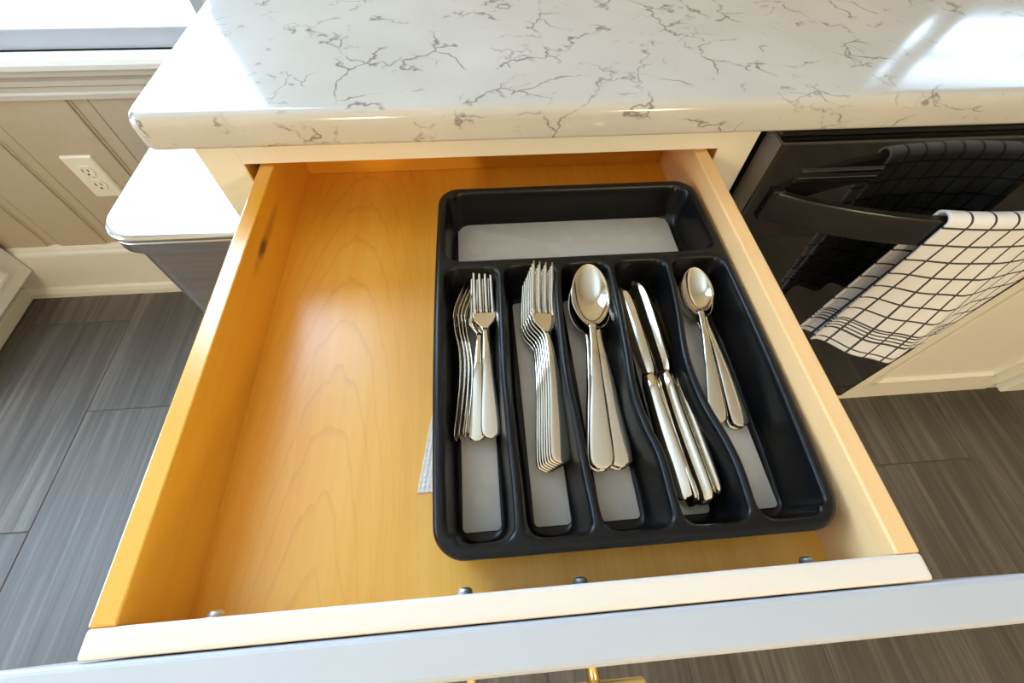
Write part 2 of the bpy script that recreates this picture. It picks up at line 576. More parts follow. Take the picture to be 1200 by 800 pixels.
# vertical boards and the narrow recessed strips between them
strips = [(-1.47, -1.435), (-1.2456, -1.2105), (-1.084, -1.0443), (-0.866, -0.821), (-0.655, -0.615), (-0.46, -0.42)]
zb0, zb1 = 0.185, 0.610
xs = [WX0] + [v for s in strips for v in s] + [-0.24]
for i in range(len(xs) - 1):
    x0, x1 = xs[i], xs[i + 1]
    if i % 2 == 0:
        put('wall_board', box_mesh('wall_board', x0 + 0.0005, x1 - 0.0005, WY1 - 0.006, WY1 + 0.01, zb0, zb1, 0.002, 1), 'wall', wall)
    else:   # recessed strip with a bead along either edge
        prof = [(x0 + 0.001, WY1 - 0.0012), (x0 + 0.003, WY1 - 0.0042), (x0 + 0.006, WY1 - 0.0042), (x0 + 0.009, WY1 - 0.0008),
                (x1 - 0.009, WY1 - 0.0008), (x1 - 0.006, WY1 - 0.0042), (x1 - 0.003, WY1 - 0.0042), (x1 - 0.001, WY1 - 0.0012), (x1 - 0.001, WY1 + 0.004), (x0 + 0.001, WY1 + 0.004)]
        put('groove_strip', loft('groove_strip', [[(x, y, zb0) for x, y in prof], [(x, y, zb1) for x, y in prof]], smooth=False), 'wall', wall)

# baseboard with a rounded cap and a shoe moulding
w = WY1
bb = profile_strip('baseboard_back', [(w, 0), (w - 0.020, 0), (w - 0.020, 0.165), (w - 0.0185, 0.172), (w - 0.013, 0.178), (w - 0.012, 0.184), (w - 0.008, 0.191), (w, 0.194)], -1.457, -0.27)
bbo = tag(put('baseboard_back', bb, 'trim'), 'tall ivory baseboard with rounded cap along the panelled wall', kind='structure')
shoe = profile_strip('shoe_moulding', [(w - 0.0205, 0.0), (w - 0.034, 0.0), (w - 0.033, 0.018), (w - 0.028, 0.031), (w - 0.0205, 0.036)], -1.457, -0.27)
put('shoe_moulding', shoe, 'trim', bbo)


def window(name, win, label, mull):
    x0, x1, z0, z1 = win
    root = empty(name, ((x0 + x1) / 2, WY1, z0))
    tag(root, label, kind='structure')
    y0 = WY1 + 0.008
    # jamb lining
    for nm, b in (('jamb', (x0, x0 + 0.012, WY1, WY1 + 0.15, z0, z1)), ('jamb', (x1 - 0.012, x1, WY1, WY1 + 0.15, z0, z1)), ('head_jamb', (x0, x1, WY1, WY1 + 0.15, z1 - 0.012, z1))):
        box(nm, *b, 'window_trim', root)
    s = 0.04
    sash = [(x0 + 0.012, x1 - 0.012, z0 - 0.006, z0 + 0.036), (x0 + 0.012, x1 - 0.012, z1 - s, z1 - 0.012), (x0 + 0.012, x0 + s, z0 + 0.036, z1 - s), (x1 - s, x1 - 0.012, z0 + 0.036, z1 - s)]
    for a, b, c, d in sash:
        box('sash_rail' if b - a > d - c else 'sash_stile', a, b, y0, y0 + 0.035, c, d, 'sash', root, 0.003)
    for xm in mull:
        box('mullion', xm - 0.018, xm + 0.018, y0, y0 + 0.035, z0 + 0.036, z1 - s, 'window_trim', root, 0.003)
    zm = (z0 + z1) / 2
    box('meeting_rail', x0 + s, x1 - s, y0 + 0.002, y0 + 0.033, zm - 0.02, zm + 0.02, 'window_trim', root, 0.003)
    # glazing bead along the bottom sash
    put('glazing_bead', profile_strip('glazing_bead', [(y0 + 0.004, z0 + 0.036), (y0 + 0.018, z0 + 0.036), (y0 + 0.018, z0 + 0.046), (y0 + 0.014, z0 + 0.046)], x0 + s, x1 - s), 'stool', root)
    edges = [x0 + s] + [m for m in mull] + [x1 - s]
    for i in range(len(edges) - 1):
        for c, d in ((z0 + 0.04, zm), (zm, z1 - s)):
            put('pane', mesh('pane', [(edges[i], y0 + 0.021, c), (edges[i + 1], y0 + 0.021, c), (edges[i + 1], y0 + 0.021, d), (edges[i], y0 + 0.021, d)], [(0, 1, 2, 3)]), 'glass', root)
    # casing on the wall
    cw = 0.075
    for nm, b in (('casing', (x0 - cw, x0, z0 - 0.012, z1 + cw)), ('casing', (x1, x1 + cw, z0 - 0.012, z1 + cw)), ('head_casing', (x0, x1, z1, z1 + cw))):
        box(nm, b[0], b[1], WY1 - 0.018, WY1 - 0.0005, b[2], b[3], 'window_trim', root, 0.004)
    # stool (inner sill) and stepped apron
    st = [(WY1 + 0.035, z0 - 0.026), (WY1 - 0.026, z0 - 0.026), (WY1 - 0.031, z0 - 0.021), (WY1 - 0.032, z0 - 0.012), (WY1 - 0.029, z0 - 0.004), (WY1 - 0.022, z0), (WY1 + 0.035, z0)]
    put('window_stool', profile_strip('window_stool', st, x0 - cw - 0.02, x1 + cw + 0.02), 'stool', root)
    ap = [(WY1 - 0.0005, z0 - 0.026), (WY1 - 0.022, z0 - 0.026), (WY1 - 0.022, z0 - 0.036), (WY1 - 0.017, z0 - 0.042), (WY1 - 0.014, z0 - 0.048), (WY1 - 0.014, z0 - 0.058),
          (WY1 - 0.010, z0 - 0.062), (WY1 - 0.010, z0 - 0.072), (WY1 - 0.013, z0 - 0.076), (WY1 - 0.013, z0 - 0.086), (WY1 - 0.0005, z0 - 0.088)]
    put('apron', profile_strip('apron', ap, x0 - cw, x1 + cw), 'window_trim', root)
    return root


window('window_1', WIN1, 'bright white window above the panelled wall at left', [])
window('window_2', WIN2, 'wide bright window reflected in the right end of the countertop', [1.075])

# window in the left wall, outside the photograph; its light falls across the floor and the drawer
w3 = tag(empty('window_3', (WX0, (WIN3[0] + WIN3[1]) / 2, WIN3[2])), 'wide window in the left wall lighting the floor', kind='structure')
a, b, c, d = WIN3
for y0, y1, z0, z1 in ((a, b, c, c + 0.05), (a, b, d - 0.05, d), (a, a + 0.05, c + 0.05, d - 0.05), (b - 0.05, b, c + 0.05, d - 0.05), ((a + b) / 2 - 0.025, (a + b) / 2 + 0.025, c + 0.05, d - 0.05)):
    box('sash_rail' if y1 - y0 > z1 - z0 else 'sash_stile', WX0 - 0.06, WX0 - 0.02, y0, y1, z0, z1, 'trim', w3, 0.003)
for y0, y1 in ((a + 0.05, (a + b) / 2 - 0.025), ((a + b) / 2 + 0.025, b - 0.05)):
    put('pane', mesh('pane', [(WX0 - 0.04, y0, c + 0.05), (WX0 - 0.04, y1, c + 0.05), (WX0 - 0.04, y1, d - 0.05), (WX0 - 0.04, y0, d - 0.05)], [(0, 1, 2, 3)]), 'glass', w3)

# ------------------------------------------------------------------ base cabinet with the drawer opening
FZ0, FZ1 = 0.10, 0.8850
cab = empty('base_cabinet', (0.012, 0.3, 0))
tag(cab, 'ivory painted base cabinet with the pulled-out drawer', 'cabinet')
box('stile', -0.2655, -0.2284, 0, 0.019, FZ0, FZ1, 'paint', cab, 0.0008, 1)
box('stile', 0.2520, 0.2897, 0, 0.019, FZ0, FZ1, 'paint', cab, 0.0008, 1)
box('rail', -0.2284, 0.2520, 0, 0.019, 0.8451, FZ1, 'paint', cab)
box('rail', -0.2284, 0.2520, 0, 0.019, 0.655, 0.693, 'paint', cab)
box('rail', -0.2284, 0.2520, 0, 0.019, FZ0, 0.138, 'paint', cab)
box('opening_edge', -0.2292, -0.2278, 0.0012, 0.0195, 0.693, 0.8451, 'frame_edge_wood', cab)
box('opening_edge', 0.2514, 0.2528, 0.0012, 0.0195, 0.693, 0.8451, 'frame_edge_wood', cab)
box('side_panel', -0.2655, -0.2475, 0.019, 0.58, 0.0, FZ1, 'paint', cab)
box('side_panel', 0.2717, 0.2897, 0.019, 0.58, 0.0, FZ1, 'paint', cab)
box('back_panel', -0.2475, 0.2717, 0.574, 0.58, 0.0, FZ1, 'interior', cab)
box('bottom_shelf', -0.2475, 0.2717, 0.06, 0.574, 0.10, 0.118, 'interior', cab)
box('toe_kick', -0.2475, 0.2717, 0.06, 0.075, 0.0, 0.10, 'paint', cab)
box('door', -0.2555, 0.0100, -0.020, -0.001, 0.118, 0.672, 'paint', cab, 0.002)
box('door', 0.0140, 0.2797, -0.020, -0.001, 0.118, 0.672, 'paint', cab, 0.002)

# ------------------------------------------------------------------ countertop
lay = [(0.0025, 0.8852), (0.0006, 0.8862), (0.0, 0.8885), (0.0, 0.9040), (0.0008, 0.9085), (0.0026, 0.9122), (0.0055, 0.9143), (0.0090, 0.9150)]
loops = []
for ins, z in lay:
    loops.append([(x, y, z) for x, y in rrect(-0.282 + ins, 2.45 - ins, -0.0375 + ins, WY1 - 0.0005, (0.014, 0.014, 0.001, 0.001), 8)])
ct = put('countertop', auto_smooth(loft('countertop', loops, smooth=True), 50), 'quartz')
tag(ct, 'white quartz countertop with fine grey veining and rounded edge', 'countertop')

# ------------------------------------------------------------------ drawer
ZT, ZF = 0.843, 0.782
DX0, DX1 = -0.2143, 0.2414
DW = 0.0143
dr = empty('drawer', (0.0135, -0.15, 0.772))
tag(dr, 'open maple cutlery drawer with white painted front', 'drawer')
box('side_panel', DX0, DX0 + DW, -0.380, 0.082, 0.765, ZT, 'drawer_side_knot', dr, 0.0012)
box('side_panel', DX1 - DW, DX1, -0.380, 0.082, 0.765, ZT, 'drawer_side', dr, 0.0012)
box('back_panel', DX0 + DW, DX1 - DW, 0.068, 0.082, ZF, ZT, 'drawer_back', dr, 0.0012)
box('bottom_panel', DX0 + DW, DX1 - DW, -0.380, 0.082, ZF - 0.009, ZF, 'drawer_floor', dr)
strip = box('inner_front', DX0, DX1, -0.394, -0.380, 0.765, ZT + 0.0003, 'strip', dr, 0.0022, 3)
strip['label'] = 'pale birch strip along the drawer front'
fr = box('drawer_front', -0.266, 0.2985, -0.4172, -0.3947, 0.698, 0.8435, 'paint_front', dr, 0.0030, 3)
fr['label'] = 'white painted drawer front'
# brass bar pull on the drawer front
pull = put('bar_pull', loft('bar_pull', [[(x, -0.4375 + r * math.cos(a), 0.770 + r * math.sin(a)) for a in [2 * math.pi * i / 20 for i in range(20)]]
                                         for x, r in ((-0.0545, 0.0048), (-0.0540, 0.0058), (-0.0525, 0.0062), (0.0845, 0.0062), (0.0860, 0.0058), (0.0865, 0.0048))]), 'brass', dr)
pull['label'] = 'brass bar pull'
for x in (-0.0225, 0.0545):
    put('post', loft('post', [[(x + r * math.cos(a), y, 0.770 + r * math.sin(a)) for a in [2 * math.pi * i / 16 for i in range(16)]]
                              for y, r in ((-0.4173, 0.0055), (-0.420, 0.0042), (-0.436, 0.0042))]), 'brass', pull)
# pan-head screws inside the drawer front
for x in (-0.1676, -0.0224, 0.0480, 0.1932):
    put('screw', loft('screw', [[(x + r * math.cos(a), y, 0.812 + r * math.sin(a)) for a in [2 * math.pi * i / 14 for i in range(14)]]
                                for y, r in ((-0.3805, 0.0072), (-0.3792, 0.0072), (-0.3788, 0.0046), (-0.3768, 0.0043), (-0.3758, 0.0032), (-0.3754, 0.0015))]), 'zinc', dr)

# ------------------------------------------------------------------ strip of clear liner under the tray
nx, ny = 34, 78
lv, lf = [], []
for j in range(ny):
    for i in range(nx):
        s, t = i / (nx - 1), j / (ny - 1)
        y = -0.311 + 0.078 * t
        xl = -0.0585 + 0.0125 * t
        x = xl + (0.030 - 0.005 * t) * s
        z = ZF + 0.0006 + 0.0010 * max(0, math.sin(i * math.pi / 2.0 + 0.8)) * max(0, math.sin(j * math.pi / 2.0 + 0.8))
        lv.append((x, y, z))
for j in range(ny - 1):
    for i in range(nx - 1):
        a = j * nx + i
        lf.append((a, a + 1, a + nx + 1, a + nx))
ln = put('drawer_liner', mesh('drawer_liner', lv, lf, True), 'liner')
sol = ln.modifiers.new('thickness', 'SOLIDIFY')
sol.thickness = 0.0005
tag(ln, 'strip of clear bumpy shelf liner peeking out under the tray', 'liner')

# ------------------------------------------------------------------ cutlery tray
ZR, ZB = 0.826, 0.7860
YF, YB = -0.3619, -0.0222           # outer front and back
CY0, CY1 = -0.1300, -0.1225         # crossbar
D = [
    [(-0.354, 0.0133), (-0.327, 0.0135), (-0.281, 0.0124), (-0.2404, 0.0117), (-0.19, 0.0130), (-0.1394, 0.0147), (-0.12, 0.0150)],
    [(-0.354, 0.0632), (-0.32, 0.0613), (-0.2787, 0.0600), (-0.2437, 0.0585), (-0.1709, 0.0621), (-0.1307, 0.0668), (-0.12, 0.0670)],
    [(-0.3554, 0.1142), (-0.3322, 0.1143), (-0.3068, 0.1138), (-0.288, 0.1098), (-0.2599, 0.1066), (-0.2247, 0.1092), (-0.18, 0.1120), (-0.1306, 0.1139), (-0.12, 0.1140)],
    [(-0.3567, 0.1638), (-0.3193, 0.1650), (-0.2995, 0.1626), (-0.2758, 0.1572), (-0.2505, 0.1545), (-0.2278, 0.1550), (-0.1935, 0.1606), (-0.1636, 0.1645), (-0.1277, 0.1675), (-0.12, 0.1676)],
]


def side_x(y, right):
    t = (y - (YF + YB) / 2) / ((YB - YF) / 2)
    if right:
        return 0.2262 - 0.0045 * t * t * (1.3 if t < 0 else 0.7)
    return -0.0431 + 0.0028 * t * t


def smin(a, b, k):
    h = max(k - abs(a - b), 0.0) / k
    return min(a, b) - h * h * k * 0.25


RIM = 0.0078
HD = 0.0024
off = [0, .0006, .0012, .002, .0028, .0036, .0046, .0056, .0068, .009]
rimo = [0, .0005, .0012, .0022, .0034, .0046, .0058, .0069]


def columns(y):
    xo0, xo1 = side_x(y, False), side_x(y, True)
    walls = []
    a = xo0 + RIM
    for k in range(4):
        c = lerp_curve(D[k], y)
        walls.append((a, c - HD))
        a = c + HD
    walls.append((a, xo1 - RIM))
    xs_ = [xo0 + o for o in rimo]
    for k, (a, b) in enumerate(walls):
        xs_ += [a + o for o in off]
        n = 6
        xs_ += [a + off[-1] + (b - a - 2 * off[-1]) * i / n for i in range(1, n)]
        xs_ += [b - o for o in reversed(off)]
        if k < 4:
            nxt = walls[k + 1][0]
            xs_ += [b + (nxt - b) * i / 4 for i in range(1, 4)]
    xs_ += [xo1 - o for o in reversed(rimo)]
    return xs_, walls


rows = [YF + o for o in rimo]
y0i, y1i = YF + RIM, YB - RIM
rows += [y0i + o for o in off]
nseg = 46
rows += [y0i + off[-1] + (CY0 - y0i - 2 * off[-1]) * i / nseg for i in range(1, nseg)]
rows += [CY0 - o for o in reversed(off)]
rows += [CY0 + (CY1 - CY0) * i / 4 for i in range(1, 4)]
rows += [CY1 + o for o in off]
rows += [CY1 + off[-1] + (y1i - CY1 - 2 * off[-1]) * i / 10 for i in range(1, 10)]
rows += [y1i - o for o in reversed(off)]
rows += [YB - o for o in reversed(rimo)]


def height(d):
    """profile across a compartment wall: d > 0 inside the compartment"""
    if d <= -0.0024:
        return ZR
    if d < 0.0006:
        t = (d + 0.0024) / 0.0030
        return ZR - 0.0022 * t * t * t
    pts = [(0.0006, ZR - 0.0022), (0.0020, ZR - 0.0125), (0.0036, ZR - 0.0270), (0.0046, ZR - 0.0355), (0.0056, ZR - 0.0385), (0.0068, ZB + 0.0004), (0.0090, ZB)]
    for (d0, z0), (d1, z1) in zip(pts, pts[1:]):
        if d <= d1:
            return z0 + (z1 - z0) * (d - d0) / (d1 - d0)
    return ZB


CR = 0.020
tv, tf = [], []
ncol = None
for y in rows:
    xs_, walls = columns(y)
    ncol = len(xs_)
    xo0, xo1 = xs_[0], xs_[-1]
    for x in xs_:
        d = -1.0
        if y < (CY0 + CY1) / 2:
            for a, b in walls:
                if a - HD - 1e-6 <= x <= b + HD + 1e-6:
                    q = smin(smin(x - a, b - x, 0.010), smin(y - y0i, CY0 - y, 0.010), 0.013)
                    d = max(d, q)
        else:
            a, b = walls[0][0], walls[-1][1]
            d = smin(smin(x - a, b - x, 0.014), smin(y - CY1, y1i - y, 0.014), 0.018)
        z = height(max(d, -0.0024))
        # rounded outer corners: pull points outside the corner arc onto it
        px, py = x, y
        cx = xo0 + CR if x < xo0 + CR else (xo1 - CR if x > xo1 - CR else None)
        cy = YF + CR if y < YF + CR else (YB - CR if y > YB - CR else None)
        de = min(x - xo0, xo1 - x, y - YF, YB - y)
        if cx is not None and cy is not None:
            vx, vy = x - cx, y - cy
            # square-to-disc mapping keeps the grid even in the corner
            u, v_ = vx / CR, vy / CR
            m = max(abs(u), abs(v_))
            if m > 1e-9:
                L = math.hypot(u, v_)
                px, py = cx + u / L * m * CR, cy + v_ / L * m * CR
            de = CR * (1 - m)
        if de < 0.0036:
            t = 1 - de / 0.0036
            z = min(z, ZR - 0.0032 * t * t)
        tv.append((px, py, z))
nrow = len(rows)
for j in range(nrow - 1):
    for i in range(ncol - 1):
        a = j * ncol + i
        tf.append((a, a + 1, a + ncol + 1, a + ncol))
loop = [i for i in range(ncol)] + [j * ncol + ncol - 1 for j in range(1, nrow)] + [(nrow - 1) * ncol + i for i in range(ncol - 2, -1, -1)] + [j * ncol for j in range(nrow - 2, 0, -1)]
prev = loop
cxm, cym = 0.0915, -0.192
for ins, z in ((-0.0002, ZR - 0.0055), (0.0008, ZR - 0.0085), (0.0026, ZR - 0.0088), (0.0032, ZR - 0.012), (0.0075, ZF + 0.0006)):
    base = len(tv)
    for a in loop:
        x, y, _ = tv[a]
        fx = max(-1, min(1, (x - cxm) / 0.125))
        fy = max(-1, min(1, (y - cym) / 0.16))
        tv.append((x - ins * math.copysign(abs(fx) ** 3, fx), y - ins * math.copysign(abs(fy) ** 3, fy), z))
    cur = list(range(base, base + len(loop)))
    for k in range(len(loop)):
        q = (k + 1) % len(loop)
        tf.append((prev[k], prev[q], cur[q], cur[k]))
    prev = cur
tray = empty('cutlery_tray', (0.0915, -0.192, ZF + 0.0006))
tag(tray, 'black plastic cutlery tray with six compartments in the drawer', 'cutlery tray')
put('tray_body', mesh('tray_body', tv, tf, True), 'black_plastic', tray)


def pad(x0, x1, y0, y1):
    r = 0.0035
    lp = [[(x, y, ZB + 0.0002) for x, y in rrect(x0, x1, y0, y1, r)], [(x, y, ZB + 0.0010) for x, y in rrect(x0, x1, y0, y1, r)],
          [(x, y, ZB + 0.0014) for x, y in rrect(x0 + 0.0005, x1 - 0.0005, y0 + 0.0005, y1 - 0.0005, r)]]
    put('grip_inlay', auto_smooth(loft('grip_inlay', lp), 50), 'pad', tray)


for a, b in ((-0.0250, 0.0022), (0.0255, 0.0520), (0.0735, 0.1020), (0.1270, 0.1535), (0.1755, 0.2045)):
    pad(a, b, -0.3415, -0.1440)
pad(-0.0245, 0.2045, -0.1080, -0.0350)

# ------------------------------------------------------------------ cutlery
def section(w, t, n=12, e=0.75):
    """flattened oval cross-section, half-width w, half-thickness t"""
    out = []
    for i in range(n):
        a = 2 * math.pi * i / n
        c, s = math.cos(a), math.sin(a)
        out.append((math.copysign(abs(c) ** e, c) * w, math.copysign(abs(s) ** e, s) * t))
    return out


def handle_mesh(L, s0, s1, prof, wid, thk, n=30):
    loops_ = []
    for i in range(n + 1):
        s = s0 + (s1 - s0) * (i / n)
        if i < 5:   # rounded end
            s = s0 + (s1 - s0) * (5 / n) * (1 - math.cos(i / 5 * math.pi / 2))
        z = lerp_curve(prof, s / L) * L
        wv = lerp_curve(wid, s / L) * L
        q = min(1.0, (s - s0) / (0.030 * L))
        rw = wv * math.sqrt(max(0.0, 1 - (1 - q) ** 2)) if q < 1 else wv
        rw = max(rw, 0.0006)
        th = lerp_curve(thk, s / L) * L
        dz = (lerp_curve(prof, min(1, s / L + 0.01)) - lerp_curve(prof, max(0, s / L - 0.01))) * L / (0.02 * L)
        nl = 1 / math.sqrt(1 + dz * dz)
        loops_.append([(x, s - zz * dz * nl, z + zz * nl) for x, zz in section(rw, th)])
    return loft('handle', loops_)


FORK_PROF = [(0, 0), (0.12, 0.006), (0.30, 0.008), (0.45, 0.000), (0.57, -0.020), (0.67, -0.047), (0.75, -0.058), (0.83, -0.049), (0.92, -0.025), (1, 0)]
FORK_W = [(0, 0.048), (0.06, 0.050), (0.18, 0.043), (0.36, 0.029), (0.52, 0.019), (0.60, 0.0165), (0.66, 0.022)]
FORK_T = [(0, 0.0055), (0.2, 0.006), (0.5, 0.009), (0.62, 0.0085), (0.7, 0.006)]
HEAD_W = [(0.60, 0.017), (0.628, 0.024), (0.66, 0.050), (0.685, 0.064), (0.71, 0.068), (0.735, 0.068)]


def prof_pt(prof, s, L, zz=0.0):
    z = lerp_curve(prof, s / L) * L
    dz = (lerp_curve(prof, min(1, s / L + 0.01)) - lerp_curve(prof, max(0, s / L - 0.01))) / 0.02
    if s / L > 0.99:
        dz = (lerp_curve(prof, 1.0) - lerp_curve(prof, 0.98)) / 0.02
    nl = 1 / math.sqrt(1 + dz * dz)
    return s - zz * dz * nl, z + zz * nl


def fork_meshes(L):
    h = handle_mesh(L, 0, 0.62 * L, FORK_PROF, FORK_W, FORK_T)
    loops_ = []
    for i in range(15):
        f = 0.60 + (0.735 - 0.60) * i / 14
        wv = lerp_curve(HEAD_W, f) * L
        th = (0.0085 - 0.0035 * i / 14) * L * 0.8
        lp = []
        for x, zz in section(wv, th, 14, 0.6):
            sy, sz = prof_pt(FORK_PROF, f * L, L, zz + 0.010 * L * (x / (0.065 * L)) ** 2)
            lp.append((x, sy, sz))
        loops_.append(lp)
    hd = loft('head', loops_)
    tines = []
    for k in range(4):
        xc0 = (-0.0520 + 0.03467 * k) * L
        xc1 = (-0.0495 + 0.033 * k) * L
        lp_ = []
        for i in range(10):
            q = i / 9
            f = 0.725 + (1.0 - 0.725) * q
            wv = (0.0128 - 0.0058 * q) * L
            th = (0.0052 - 0.002 * q) * L
            if i == 9:
                wv, th = wv * 0.45, th * 0.5
            xc = xc0 + (xc1 - xc0) * q
            lp = []
            for x, zz in section(wv, th, 8, 0.8):
                sy, sz = prof_pt(FORK_PROF, f * L, L, zz + 0.010 * L * (xc / (0.065 * L)) ** 2)
                lp.append((xc + x, sy, sz))
            lp_.append(lp)
        tines.append(loft('tine', lp_))
    return h, hd, tines


SPOON_PROF = [(0, 0), (0.15, 0.006), (0.33, 0.010), (0.50, 0.004), (0.60, -0.006), (0.66, -0.006), (0.80, -0.001), (1, 0)]
SPOON_W = [(0, 0.050), (0.06, 0.053), (0.2, 0.044), (0.40, 0.029), (0.55, 0.020), (0.62, 0.018), (0.68, 0.022)]
SPOON_T = [(0, 0.005), (0.2, 0.006), (0.5, 0.010), (0.62, 0.0095), (0.7, 0.006)]


def spoon_meshes(L, bw_, bl):
    """bw_ = bowl half-width, bl = bowl length"""
    s0 = L - bl
    h = handle_mesh(L, 0, s0 + 0.006, SPOON_PROF, SPOON_W, SPOON_T)
    nu, nt = 22, 17
    verts, faces = [], []
    depth = 0.24 * bw_ * 2
    for layer in (0, 1):
        for i in range(nu + 1):
            u = i / nu
            u = 0.5 - 0.5 * math.cos(math.pi * u)
            sy = s0 - 0.003 + (bl + 0.003) * u
            e = 0.5 + 0.5 * math.copysign(1, u - 0.5)
            ue = 2 * (u ** 0.84) - 1
            wv = bw_ * math.sqrt(max(0.0, 1 - ue * ue)) * (0.82 + 0.18 * min(1, u / 0.35))
            wv = max(wv, 0.0006 if u > 0.5 else 0.0032 * (1 if u < 0.12 else 0))
            for j in range(nt):
                t = -1 + 2 * j / (nt - 1)
                bz = lerp_curve(SPOON_PROF, sy / L) * L
                dp = depth * (math.sin(math.pi * min(1, u ** 0.9)) ** 0.75) * (1 - abs(t) ** 2.3)
                verts.append((wv * t, sy, bz - dp + (0.0006 if layer == 0 else -0.0006)))
    st = (nu + 1) * nt
    for i in range(nu):
        for j in range(nt - 1):
            a = i * nt + j
            faces.append((a, a + 1, a + nt + 1, a + nt))
            b = a + st
            faces.append((b, b + nt, b + nt + 1, b + 1))
    edge = [j for j in range(nt)] + [i * nt + nt - 1 for i in range(1, nu + 1)] + [nu * nt + j for j in range(nt - 2, -1, -1)] + [i * nt for i in range(nu - 1, 0, -1)]
    for k in range(len(edge)):
        a, b = edge[k], edge[(k + 1) % len(edge)]
        faces.append((a, b, b + st, a + st))
    return h, mesh('bowl', verts, faces, True)


def knife_meshes(L):
    prof = [(0, 0), (0.5, 0.0), (1, 0.0)]
    hw = [(0, 0.046), (0.06, 0.050), (0.2, 0.045), (0.38, 0.036), (0.47, 0.034), (0.52, 0.024)]
    ht = [(0, 0.012), (0.08, 0.018), (0.2, 0.021), (0.40, 0.022), (0.48, 0.020), (0.52, 0.010)]
    h = handle_mesh(L, 0, 0.525 * L, prof, hw, ht)
    loops_ = []
    for i in range(20):
        q = i / 19
        s = (0.50 + 0.50 * q) * L
        top = lerp_curve([(0, 0.014), (0.06, 0.030), (0.15, 0.034), (0.6, 0.034), (0.85, 0.028), (0.96, 0.010), (1, -0.012)], q) * L
        bot = lerp_curve([(0, -0.014), (0.08, -0.020), (0.2, -0.026), (0.5, -0.037), (0.8, -0.039), (0.95, -0.028), (1, -0.016)], q) * L
        th = 0.0042 * L * (1 - 0.35 * q)
        c = (top + bot) / 2
        hwid = max((top - bot) / 2, 0.0004)
        loops_.append([(c + hwid, s, 0), (c + hwid * 0.6, s, th), (c - hwid * 0.2, s, th * 0.9), (c - hwid, s, 0), (c - hwid * 0.2, s, -th * 0.9), (c + hwid * 0.6, s, -th)])
    return h, auto_smooth(loft('blade', loops_), 40)


def place(root, E, T, roll):
    y = (Vector(T) - Vector(E)).normalized()
    x = y.cross(Vector((0, 0, 1))).normalized()
    z = x.cross(y)
    m = Matrix((x, y, z)).transposed().to_4x4() @ Matrix.Rotation(math.radians(roll), 4, 'Y')
    root.matrix_world = Matrix.Translation(E) @ m


CACHE = {}


def cutlery(kind, name, E, T, roll, label, cat, group):
    L = (Vector(T) - Vector(E)).length
    if kind not in CACHE:
        CACHE[kind] = (fork_meshes if kind.endswith('fork') else knife_meshes)(1.0) if not kind.endswith('spoon') else spoon_meshes(1.0, *SPOON_DIM[kind])
    root = empty(name)
    place(root, E, T, roll)
    root.scale = (L, L, L)
    tag(root, label, cat, group)
    c = CACHE[kind]
    put('handle', c[0], 'steel', root, local=True)
    if kind.endswith('fork'):
        h = put('head', c[1], 'steel', root, local=True)
        for t in c[2]:
            put('tine', t, 'steel', h, local=True)
    elif kind.endswith('spoon'):
        put('bowl', c[1], 'steel', root, local=True)
    else:
        put('blade', c[1], 'steel', root, local=True)
    return root


SPOON_DIM = {'dinner_spoon': (0.095, 0.335), 'tea_spoon': (0.095, 0.31)}
ORD = ['leftmost', 'second from left', 'third from left', 'fourth from left']
# small forks: four on edge, two lying flat one over the other
for k, (e, t) in enumerate([((-0.0285, -0.2786), (-0.0172, -0.1330)), ((-0.0250, -0.2781), (-0.0130, -0.1335)), ((-0.0216, -0.2774), (-0.0105, -0.1345)), ((-0.0182, -0.2766), (-0.0080, -0.1370))]):
    cutlery('salad_fork', 'salad_fork', (e[0], e[1], 0.7985), (t[0], t[1], 0.8005), 84, 'small fork standing on its edge in the first slot, ' + ORD[k] + ' of four', 'fork', 'small forks in the leftmost slot')
cutlery('salad_fork', 'salad_fork', (-0.0130, -0.2790, 0.7960), (-0.0035, -0.1290, 0.8130), -3, 'lower of the two flat small forks, its handle splayed to the left', 'fork', 'small forks in the leftmost slot')
cutlery('salad_fork', 'salad_fork', (-0.0012, -0.2785, 0.7985), (-0.0014, -0.1265, 0.8195), 2, 'upper of the two flat small forks, tines against the crossbar', 'fork', 'small forks in the leftmost slot')
# dinner forks: nested stack leaning over
NF = 7
ORDS = ['lowest', 'second from bottom', 'third from bottom', 'middle', 'third from top', 'second from top']
for k in range(NF):
    q = k / (NF - 1)
    E = (0.0385 + 0.0100 * q, -0.3060 + 0.0020 * q, 0.7930 + 0.0135 * q)
    T = (0.0440 + 0.0080 * q, -0.1365 + 0.0020 * q, 0.8070 + 0.0260 * q)
    lab = 'topmost large fork of the nested stack, its whole face showing' if k == NF - 1 else 'large fork in the nested stack in the second slot, ' + ORDS[k]
    cutlery('dinner_fork', 'dinner_fork', E, T, 14, lab, 'fork', 'nested large forks')
# dinner spoons
for k, (E, T, lab) in enumerate([
        ((0.0930, -0.3072, 0.7890), (0.0925, -0.1355, 0.8040), 'lowest large spoon of the stack, handle splayed to the right'),
        ((0.0765, -0.3085, 0.7935), (0.0930, -0.1345, 0.8105), 'large spoon second from bottom, handle under the upper left handle'),
        ((0.0940, -0.3072, 0.7965), (0.0940, -0.1335, 0.8170), 'large spoon second from top, handle splayed to the right'),
        ((0.0775, -0.3085, 0.8010), (0.0948, -0.1320, 0.8240), 'topmost large spoon, its bowl wholly in view')]):
    cutlery('dinner_spoon', 'dinner_spoon', E, T, 0, lab, 'spoon', 'large spoons in the middle slot')
